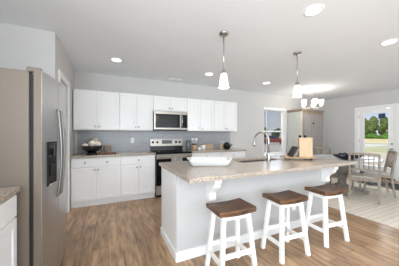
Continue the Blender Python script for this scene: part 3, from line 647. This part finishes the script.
def make_chair(label):
    t = thing('dining_chair', label, 'chair', (0, 0, ZR + 0.003), 0, 'dining chairs round the table')
    w, d = 0.215, 0.21
    # faces +Y; rear posts rake backwards above and below the seat
    def post(z): 
        if z > 0.45: return -d - 0.075 * ((z - 0.45) / 0.48)
        return -d - 0.06 * ((0.45 - z) / 0.45) ** 1.5
    for s in (-1, 1):
        MB().tube([(s * w, post(z), z) for z in (0, 0.15, 0.3, 0.45, 0.6, 0.75, 0.915)], [0.015, 0.017, 0.019, 0.021, 0.019, 0.018, 0.016], square=True).build('rear_post', 'chair', t, 0.003)
        MB().tube([(s * (w - 0.01), d + 0.01, 0), (s * (w - 0.01), d - 0.01, 0.43)], [0.015, 0.02], square=True).build('leg', 'chair', t, 0.003)
        MB().tube([(s * (w - 0.005), post(0.2), 0.2), (s * (w - 0.01), d, 0.2)], 0.009, 8).build('side_stretcher', 'chair', t)
        MB().box(s * w - 0.012, s * w + 0.012, -d, d, 0.385, 0.44).build('side_rail', 'chair', t)
    MB().box(-w + 0.015, w - 0.015, -d - 0.012, -d + 0.01, 0.385, 0.44).build('rear_rail', 'chair', t)
    MB().box(-w, w, d - 0.02, d, 0.385, 0.44).build('front_rail', 'chair', t)
    MB().tube([(-w, 0.02, 0.2), (w, 0.02, 0.2)], 0.009, 8).build('cross_stretcher', 'chair', t)
    MB().prism([(-w - 0.012, -d + 0.02), (w + 0.012, -d + 0.02), (w + 0.03, d + 0.02), (-w - 0.03, d + 0.02)], 'z', 0.44, 0.468).build('seat', 'seatpad', t, 0.006)
    MB().tube([(x, post(0.895) - 0.015 * (1 - (x / w) ** 2), 0.895 + 0.012 * (1 - (x / w) ** 2)) for x in [w * (-1 + k / 4) for k in range(9)]], 0.022, square=True).build('top_rail', 'chair', t, 0.003)
    MB().tube([(-w, post(0.60), 0.60), (w, post(0.60), 0.60)], 0.015, square=True).build('lower_rail', 'chair', t, 0.002)
    for k in range(5):
        x = w * (-0.66 + 0.33 * k)
        MB().tube([(x, post(0.60), 0.60), (x, post(0.885) - 0.01, 0.885)], 0.0085, 8).build('spindle', 'chair', t)
    return t
c1 = make_chair('wooden spindle-back chair with its back to the stools')
c1.location = (4.62, 2.105, ZR + 0.003); c1.rotation_euler = (0, 0, R(-68))
dup(c1, (5.26, 2.21, ZR + 0.003), R(35), 'wooden spindle-back chair standing in front of the door mat')
dup(c1, (5.15, 3.07, ZR + 0.003), R(163), 'wooden spindle-back chair on the far side of the table, before the armoire')

# bowl and plates on the table
bw = MB()
prof_o = [(0.05, 0.0), (0.10, 0.004), (0.18, 0.03), (0.235, 0.065), (0.275, 0.105)]
prof_i = [(0.265, 0.105), (0.225, 0.072), (0.17, 0.042), (0.09, 0.018), (0.002, 0.014)]
bw.lathe(prof_o + prof_i, 40, sx=1.15, sy=0.66)
o = bw.build('serving_bowl', 'navy'); o.location = (4.52, 2.35, ZR + 0.757); o.rotation_euler = (0, 0, R(-25))
tag(o, 'wide black boat-shaped bowl on the dining table', 'bowl')
for k, (t_, dy_) in enumerate(((-0.15, 0.0), (-0.05, 0.03), (0.05, -0.02), (0.15, 0.01))):
    a = R(-25)
    r_ = (0.042, 0.048, 0.048, 0.042)[k]
    q_ = tag(MB().ball((0, 0, 0), r_).build('decor_ball', 'navy'), 'dark glossy ball in the black boat-shaped bowl', 'ornament', 'dark balls in the table bowl')
    q_.location = (4.52 + t_ * math.cos(a) - dy_ * math.sin(a), 2.35 + t_ * math.sin(a) + dy_ * math.cos(a), ZR + 0.757 + 0.052 + r_ + 0.012 * (k in (0, 3)))
def plate(x, y, label):
    t = tag(MB().lathe([(0.07, 0), (0.10, 0.006), (0.135, 0.016), (0.13, 0.019), (0.095, 0.011), (0.002, 0.008)], 36).build('plate', 'plate'), label, 'plate', 'plates on the dining table')
    t.location = (x, y, ZR + 0.757)
plate(4.66, 2.98, 'white plate on the table left of the black bowl')
plate(4.98, 2.22, 'white plate on the table right of the black bowl, behind the chair spindles')

# ------------------------------------------------------------ things on the island
Z = 0.914
ds = MB()
def rr(hx_, hy_, z, n=4, r=0.03):
    p = []
    for cx_, cy_, a0 in ((hx_ - r, hy_ - r, 0), (-hx_ + r, hy_ - r, 90), (-hx_ + r, -hy_ + r, 180), (hx_ - r, -hy_ + r, 270)):
        for k in range(n + 1):
            a = R(a0 + 90 * k / n); p.append((cx_ + r * math.cos(a), cy_ + r * math.sin(a), z))
    return p
dt = thing('serving_dish', 'long white ceramic serving dish on the island', 'dish', (1.115, 2.09, Z), R(-24))
ds.loft([rr(0.208, 0.10, 0.0), rr(0.222, 0.115, 0.02), rr(0.243, 0.145, 0.07), rr(0.248, 0.15, 0.08), rr(0.236, 0.138, 0.08), rr(0.212, 0.11, 0.026), rr(0.19, 0.09, 0.014)], True)
ds.build('bowl', 'ceramic', dt)
for s_ in (-1, 1):
    MB().tube([(s_ * 0.243, -0.05, 0.076), (s_ * 0.262, -0.04, 0.082), (s_ * 0.266, 0.0, 0.084), (s_ * 0.262, 0.04, 0.082), (s_ * 0.243, 0.05, 0.076)], 0.008, 8).build('handle', 'ceramic', dt)

ty = thing('serving_tray', 'wooden tray with short black feet on the island', 'tray', (2.585, 2.02, Z), R(-30))
MB().box(-0.215, 0.215, -0.11, 0.11, 0.022, 0.04).build('board', 'traywood', ty, 0.005)
for sx in (-1, 1):
    for sy in (-1, 1):
        MB().lathe([(0.013, 0), (0.016, 0.022)], 12, (sx * 0.15, sy * 0.08, 0)).build('foot', 'black', ty)
def on_tray(lx, ly):
    a = R(-30); return (2.585 + lx * math.cos(a) - ly * math.sin(a), 2.02 + lx * math.sin(a) + ly * math.cos(a), Z + 0.04)
bk = thing('cookbook', 'tan upright cookbook with pale page edge on the wooden tray', 'book', on_tray(0.095, -0.02), R(-30))
MB().box(-0.095, 0.095, -0.028, -0.024, 0, 0.285).box(-0.095, 0.095, 0.024, 0.028, 0, 0.285).box(-0.095, -0.09, -0.028, 0.028, 0, 0.285).build('cover', 'boardwood', bk, 0.002)
MB().box(-0.089, 0.092, -0.0235, 0.0235, 0.003, 0.281).build('pages', 'paper', bk, 0, 'white page block')
for k, (lx, ly, lb) in enumerate(((0.055, 0.06, 'pepper mill with dark top behind the tan book, nearer the faucet'), (0.13, 0.06, 'pepper mill with dark top behind the tan book, nearer the armoire'))):
    p = thing('pepper_mill', lb, 'pepper mill', on_tray(lx, ly), 0, 'mills behind the tan book')
    MB().lathe([(0.027, 0), (0.027, 0.02), (0.02, 0.06), (0.023, 0.12), (0.018, 0.2), (0.022, 0.275), (0.016, 0.28)], 18).build('body', 'boardwood', p)
    MB().ball((0, 0, 0.302), 0.022, n=8).build('top', 'black', p)
for k, (lx, tilt, m_, lb) in enumerate(((-0.083, 30, 'greybook', 'grey book leaning on the tan book'), (-0.116, 30, 'darkcloth', 'dark book leaning in front of the grey book'))):
    b = thing('book', lb, 'book', on_tray(lx, -0.01), R(-30), 'books leaning on the tray')
    q = Matrix.Rotation(R(tilt), 4, 'Y')
    cv = MB(); cv.X = q; ht = 0.15 if k == 0 else 0.165
    cv.box(-0.024, -0.021, -0.085, 0.085, 0, ht).box(-0.003, 0.0, -0.085, 0.085, 0, ht).box(-0.024, 0.0, -0.085, -0.081, 0, ht)
    cv.build('cover', m_, b)
    pg = MB(); pg.X = q; pg.box(-0.0205, -0.0035, -0.0805, 0.08, 0.003, ht - 0.004); pg.build('pages', 'greybook' if k == 0 else 'paper', b)
    b.location.z += 0.0

# ------------------------------------------------------------ things on the back counter
pb = thing('pedestal_bowl', 'black pedestal bowl on the left granite counter', 'bowl', (-0.27, 4.10, Z))
MB().lathe([(0.095, 0), (0.095, 0.015), (0.078, 0.035), (0.072, 0.06)], 28).build('foot', 'blackceramic', pb)
MB().lathe([(0.07, 0.055), (0.12, 0.075), (0.158, 0.115), (0.178, 0.165), (0.17, 0.166), (0.148, 0.12), (0.10, 0.09), (0.002, 0.08)], 32).build('bowl', 'blackceramic', pb)
for (dx, dy, dz, r, sc, lb) in ((-0.108, -0.02, 0.175, 0.042, (1.2, 1, 0.8), 'pale shell at the left rim of the black bowl'), (0.005, -0.06, 0.205, 0.06, (1, 1, 1), 'cream ball in front in the black bowl'), (0.098, 0.01, 0.185, 0.052, (1, 1, 1.1), 'cream ball at the right rim of the black bowl'), (-0.02, 0.08, 0.19, 0.055, (1.1, 1, 1), 'cream ball at the back of the black bowl')):
    o = tag(MB().ball((0, 0, 0), r, sc).build('decor_ball', 'coral'), lb, 'ornament', 'ornaments in the black bowl')
    o.location = (-0.27 + dx, 4.10 + dy, Z + dz)
vs = MB().lathe([(0.06, 0), (0.085, 0.05), (0.09, 0.14), (0.07, 0.22), (0.062, 0.26), (0.07, 0.30), (0.062, 0.30), (0.055, 0.26), (0.002, 0.02)], 26).build('vase', 'cream')
vs.location = (-0.235, 4.40, Z); tag(vs, 'cream vase standing behind the black pedestal bowl', 'vase')
cn = thing('canister', 'ribbed brown canister on the left counter beside the black bowl', 'canister', (-0.015, 4.30, Z))
rb = MB(); n = 40
rb.loft([[( (0.068 + 0.004 * (i % 2)) * math.cos(2 * math.pi * i / n), (0.068 + 0.004 * (i % 2)) * math.sin(2 * math.pi * i / n), z) for i in range(n)] for z in (0.0, 0.145)], True, smooth=False)
rb.build('body', 'ribbed', cn); MB().lathe([(0.07, 0.145), (0.07, 0.16), (0.002, 0.163)], 24).build('lid', 'traywood', cn)
for k in range(6):
    t = thing('wooden_cup', 'small brown wooden cup in the row on the left counter', 'cup', (-0.14 + 0.052 * k, 4.03 + 0.006 * (k % 2), Z), 0, 'row of small wooden cups on the counter')
    MB().lathe([(0.016, 0), (0.024, 0.03), (0.025, 0.042), (0.021, 0.042), (0.018, 0.03), (0.002, 0.012)], 16).build('cup', 'woodbrown', t)
    MB().lathe([(0.019, 0.034), (0.015, 0.045), (0.002, 0.048)], 14).build('filling', 'coral' if k % 2 else 'woodbrown', t)
# right of the range
pt = thing('glass_pitcher', 'clear glass pitcher right beside the range backguard', 'pitcher', (1.77, 4.42, Z))
MB().lathe([(0.05, 0), (0.062, 0.02), (0.058, 0.14), (0.045, 0.18), (0.052, 0.225), (0.048, 0.225), (0.041, 0.18), (0.054, 0.14), (0.058, 0.02), (0.002, 0.01)], 22).build('body', 'greyglass', pt)
MB().tube([(0.05, 0, 0.2), (0.1, 0, 0.19), (0.105, 0, 0.11), (0.058, 0, 0.07)], 0.007, 8).build('handle', 'greyglass', pt)
cr = thing('utensil_crock', 'tan crock holding white utensils right of the range', 'crock', (1.895, 4.33, Z))
MB().lathe([(0.05, 0), (0.058, 0.01), (0.058, 0.15), (0.052, 0.155), (0.05, 0.15), (0.05, 0.02), (0.002, 0.018)], 24).build('body', 'amber', cr)
MB().lathe([(0.0585, 0.125), (0.0605, 0.13), (0.0605, 0.152), (0.0585, 0.157)], 24, cap=False).build('band', 'black', cr)
for k, (dx, dy) in enumerate(((-0.03, 0.0), (0.0, 0.03), (0.03, -0.01), (0.0, -0.035))):
    t = thing('kitchen_utensil', 'pale spoon standing in the tan crock', 'utensil', (1.895 + dx * 0.5, 4.33 + dy * 0.5, Z + 0.02), 0, 'spoons in the tan crock')
    e = Vector((dx * 1.3, dy * 1.3, 0.22))
    MB().tube([(0, 0, 0), tuple(e)], 0.005, 8).build('shaft', 'ceramic', t)
    MB().ball(tuple(e * 1.08), 0.024, (1, 0.4, 1.3), 8).build('scoop', 'ceramic', t)
jr = thing('jar', 'small white jar in front of the tan crock', 'jar', (1.965, 4.20, Z))
MB().lathe([(0.03, 0), (0.038, 0.01), (0.038, 0.06), (0.03, 0.07)], 20).build('body', 'ceramic', jr); MB().lathe([(0.031, 0.07), (0.031, 0.085), (0.002, 0.088)], 18).build('lid', 'boardwood', jr)
jr = thing('jar', 'white jar with terracotta lid right of the tan crock', 'jar', (2.12, 4.30, Z))
MB().lathe([(0.05, 0), (0.062, 0.012), (0.062, 0.10), (0.05, 0.115)], 22).build('body', 'ceramic', jr); MB().lathe([(0.054, 0.115), (0.054, 0.14), (0.015, 0.145), (0.015, 0.16), (0.002, 0.162)], 20).build('lid', 'redlid', jr)
bd = tag(MB().box(-0.16, 0.16, -0.01, 0.01, 0, 0.115).build('cutting_board', 'boardwood', bev=0.006), 'low beige board leaning on the backsplash left of the kettle', 'board')
bd.location = (2.36, 4.50, Z); bd.rotation_euler = (R(-14), 0, 0)
bt = thing('soap_bottle', 'tan bottle with white pump left of the black kettle', 'bottle', (2.63, 4.30, Z))
MB().lathe([(0.036, 0), (0.04, 0.01), (0.04, 0.11), (0.016, 0.14), (0.014, 0.155)], 20).build('body', 'amber', bt)
MB().tube([(0, 0, 0.15), (0, 0, 0.205), (-0.045, 0, 0.205)], 0.009, 8).build('pump', 'ceramic', bt)
kt = thing('kettle', 'round black kettle with arched wire handle', 'kettle', (2.76, 4.22, Z), R(-20))
MB().lathe([(0.05, 0), (0.082, 0.025), (0.098, 0.08), (0.088, 0.13), (0.055, 0.16), (0.035, 0.165)], 28).build('body', 'black', kt)
MB().lathe([(0.04, 0.163), (0.036, 0.172), (0.01, 0.176), (0.013, 0.192), (0.002, 0.198)], 20).build('lid', 'black', kt)
MB().tube([(-0.075, 0, 0.12), (-0.09, 0, 0.17)] + [(-0.085 * math.cos(math.pi * k / 10), 0, 0.19 + 0.095 * math.sin(math.pi * k / 10)) for k in range(11)] + [(0.09, 0, 0.17), (0.075, 0, 0.12)], 0.006, 8).build('handle', 'chrome', kt)
MB().tube([(0.08, 0, 0.07), (0.13, 0, 0.12), (0.14, 0, 0.135)], [0.018, 0.012, 0.010], 10).build('spout', 'black', kt)

# ------------------------------------------------------------ outside: trees, hedge, road, parked car
def blob(mb, c, r, sc, seed, n=12):
    rnd = random.Random(seed); ph = [rnd.uniform(0, 6.28) for _ in range(6)]
    rings = []
    for k in range(n + 1):
        th = math.pi * k / n; ring = []
        for i in range(2 * n):
            a = math.pi * i / n
            q = r * (1 + 0.13 * math.sin(3 * a + ph[0] + 2 * th) + 0.10 * math.sin(5 * th + ph[1] + a * 2) + rnd.uniform(-0.16, 0.16))
            s_ = max(1e-3, math.sin(th))
            ring.append((c[0] + sc[0] * q * s_ * math.cos(a), c[1] + sc[1] * q * s_ * math.sin(a), c[2] - sc[2] * q * math.cos(th)))
        rings.append(ring)
    return mb.loft(rings, smooth=False)
GZ = -0.35
struct(MB().box(34, 47, -60, 26, GZ, GZ + 0.01).build('road', 'asphalt'), 'pale grey road across the dry field')
struct(MB().box(23, 34, -60, 40, GZ, GZ + 0.008).build('lawn', 'lawn'), 'green grass strip before the road')
struct(MB().box(XR + 0.2, 22, -20, 12, GZ, GZ + 0.012).build('patio', 'paving'), 'pale paved patio outside the door')
struct(MB().box(4, 42, 14, 44, GZ, GZ + 0.014).build('driveway', 'asphalt_dark'), 'dark grey driveway outside the window')
TREES = [(112, 40.5, 9.3, 0), (113, 44.4, 10.2, 1), (111, 48.3, 8.7, 0), (114, 52.0, 9.8, 1), (118, 42.4, 11, 0), (119, 46.3, 10.4, 0), (118, 50.2, 11.2, 1), (112, 36.6, 9.6, 1), (118, 38.4, 10.8, 0), (124, 44.4, 9.2, 0), (124, 48.6, 9.6, 1), (125, 40.6, 9.4, 1), (124, 52.5, 9.0, 0)]
for k, (x, y, h, q) in enumerate(TREES):
    t = thing('tree', 'green tree in the dense row seen through the door glass', 'tree', (x, y, GZ), 0, 'trees beyond the field')
    MB().tube([(0, 0, -0.1), (0.1, 0, h * 0.4), (0, 0.1, h * 0.75)], [0.22, 0.16, 0.08], 8).build('trunk', 'bark', t)
    cb = MB(); rnd = random.Random(30 + k)
    blob(cb, (0, 0, h * 0.78), 1.25, (1, 1, 1.5), k)
    for q_ in range(7):
        a = q_ * 0.9 + rnd.random(); blob(cb, (0.85 * math.cos(a), 0.85 * math.sin(a), h * (0.22 + 0.10 * q_ * 0.9)), 1.12, (1, 1, 1.2), 100 + k * 7 + q_, 10)
    cb.build('foliage', 'leaf', t)
hb = MB()
for k in range(14): blob(hb, (0.4 * math.sin(k), 1.9 * k, 0.6), 1.2, (1, 1.1, 0.9 + 0.35 * math.sin(k * 2.1)), 90 + k)
hb = hb.build('hedge', 'leaf2'); hb.location = (106, 33, GZ)
tag(hb, 'bright green bushes at the foot of the trees outside the door', 'bush', kind='stuff')
for k, (x, y, h) in enumerate(((74, 78, 5.6), (78, 73.5, 4.9), (82, 69.5, 5.4), (72, 83, 5.2), (86, 64.5, 5.8))):
    t = thing('tree', 'blue green tree low in the upper window pane', 'tree', (x, y, GZ), 0, 'trees behind the driveway')
    MB().tube([(0, 0, -0.1), (0.1, 0, h * 0.4), (0, 0.1, h * 0.7)], [0.25, 0.18, 0.09], 8).build('trunk', 'bark', t)
    cb = MB(); rnd = random.Random(60 + k)
    for q_ in range(7):
        a = q_ * 0.9 + rnd.random(); blob(cb, (1.1 * math.cos(a), 1.1 * math.sin(a), h * (0.3 + 0.08 * q_)), 1.5 - 0.08 * q_, (1, 1, 1.1), 300 + k * 7 + q_, 10)
    cb.build('foliage', 'leaf3', t)
# parked car seen through the lower sash
car = thing('car', 'red car with dark windows parked outside the lower window sash', 'car', (27.0, 26.0, GZ + 0.014), R(-40))
sideprof = [(-2.1, 0.28), (-2.12, 0.62), (-2.0, 0.86), (-1.2, 0.95), (1.0, 0.95), (2.0, 0.84), (2.12, 0.6), (2.1, 0.28)]
MB().prism(sideprof, 'y', -0.86, 0.86).build('body', 'carred', car, 0.06)
MB().loft([[(-1.3, -0.80, 0.95), (1.0, -0.80, 0.95), (1.0, 0.80, 0.95), (-1.3, 0.80, 0.95)], [(-0.85, -0.62, 1.44), (0.35, -0.62, 1.44), (0.35, 0.62, 1.44), (-0.85, 0.62, 1.44)]], smooth=False).build('windows', 'carglass', car, 0.03)
MB().box(-0.86, 0.36, -0.63, 0.63, 1.44, 1.475).build('roof', 'carred', car, 0.015)
for sx in (-1.32, 1.3):
    for sy in (-0.80, 0.80):
        w_ = MB().lathe([(0.12, -0.09), (0.32, -0.09), (0.33, -0.05), (0.33, 0.05), (0.32, 0.09), (0.12, 0.09)], 24).build('wheel', 'gasket', car)
        w_.matrix_local = Matrix.Translation((sx, sy, 0.33)) @ Matrix.Rotation(R(90), 4, 'X')
for sy in (-0.6, 0.6): MB().box(2.06, 2.13, sy - 0.15, sy + 0.15, 0.6, 0.72).build('headlight', 'ceramic', car, 0.02)
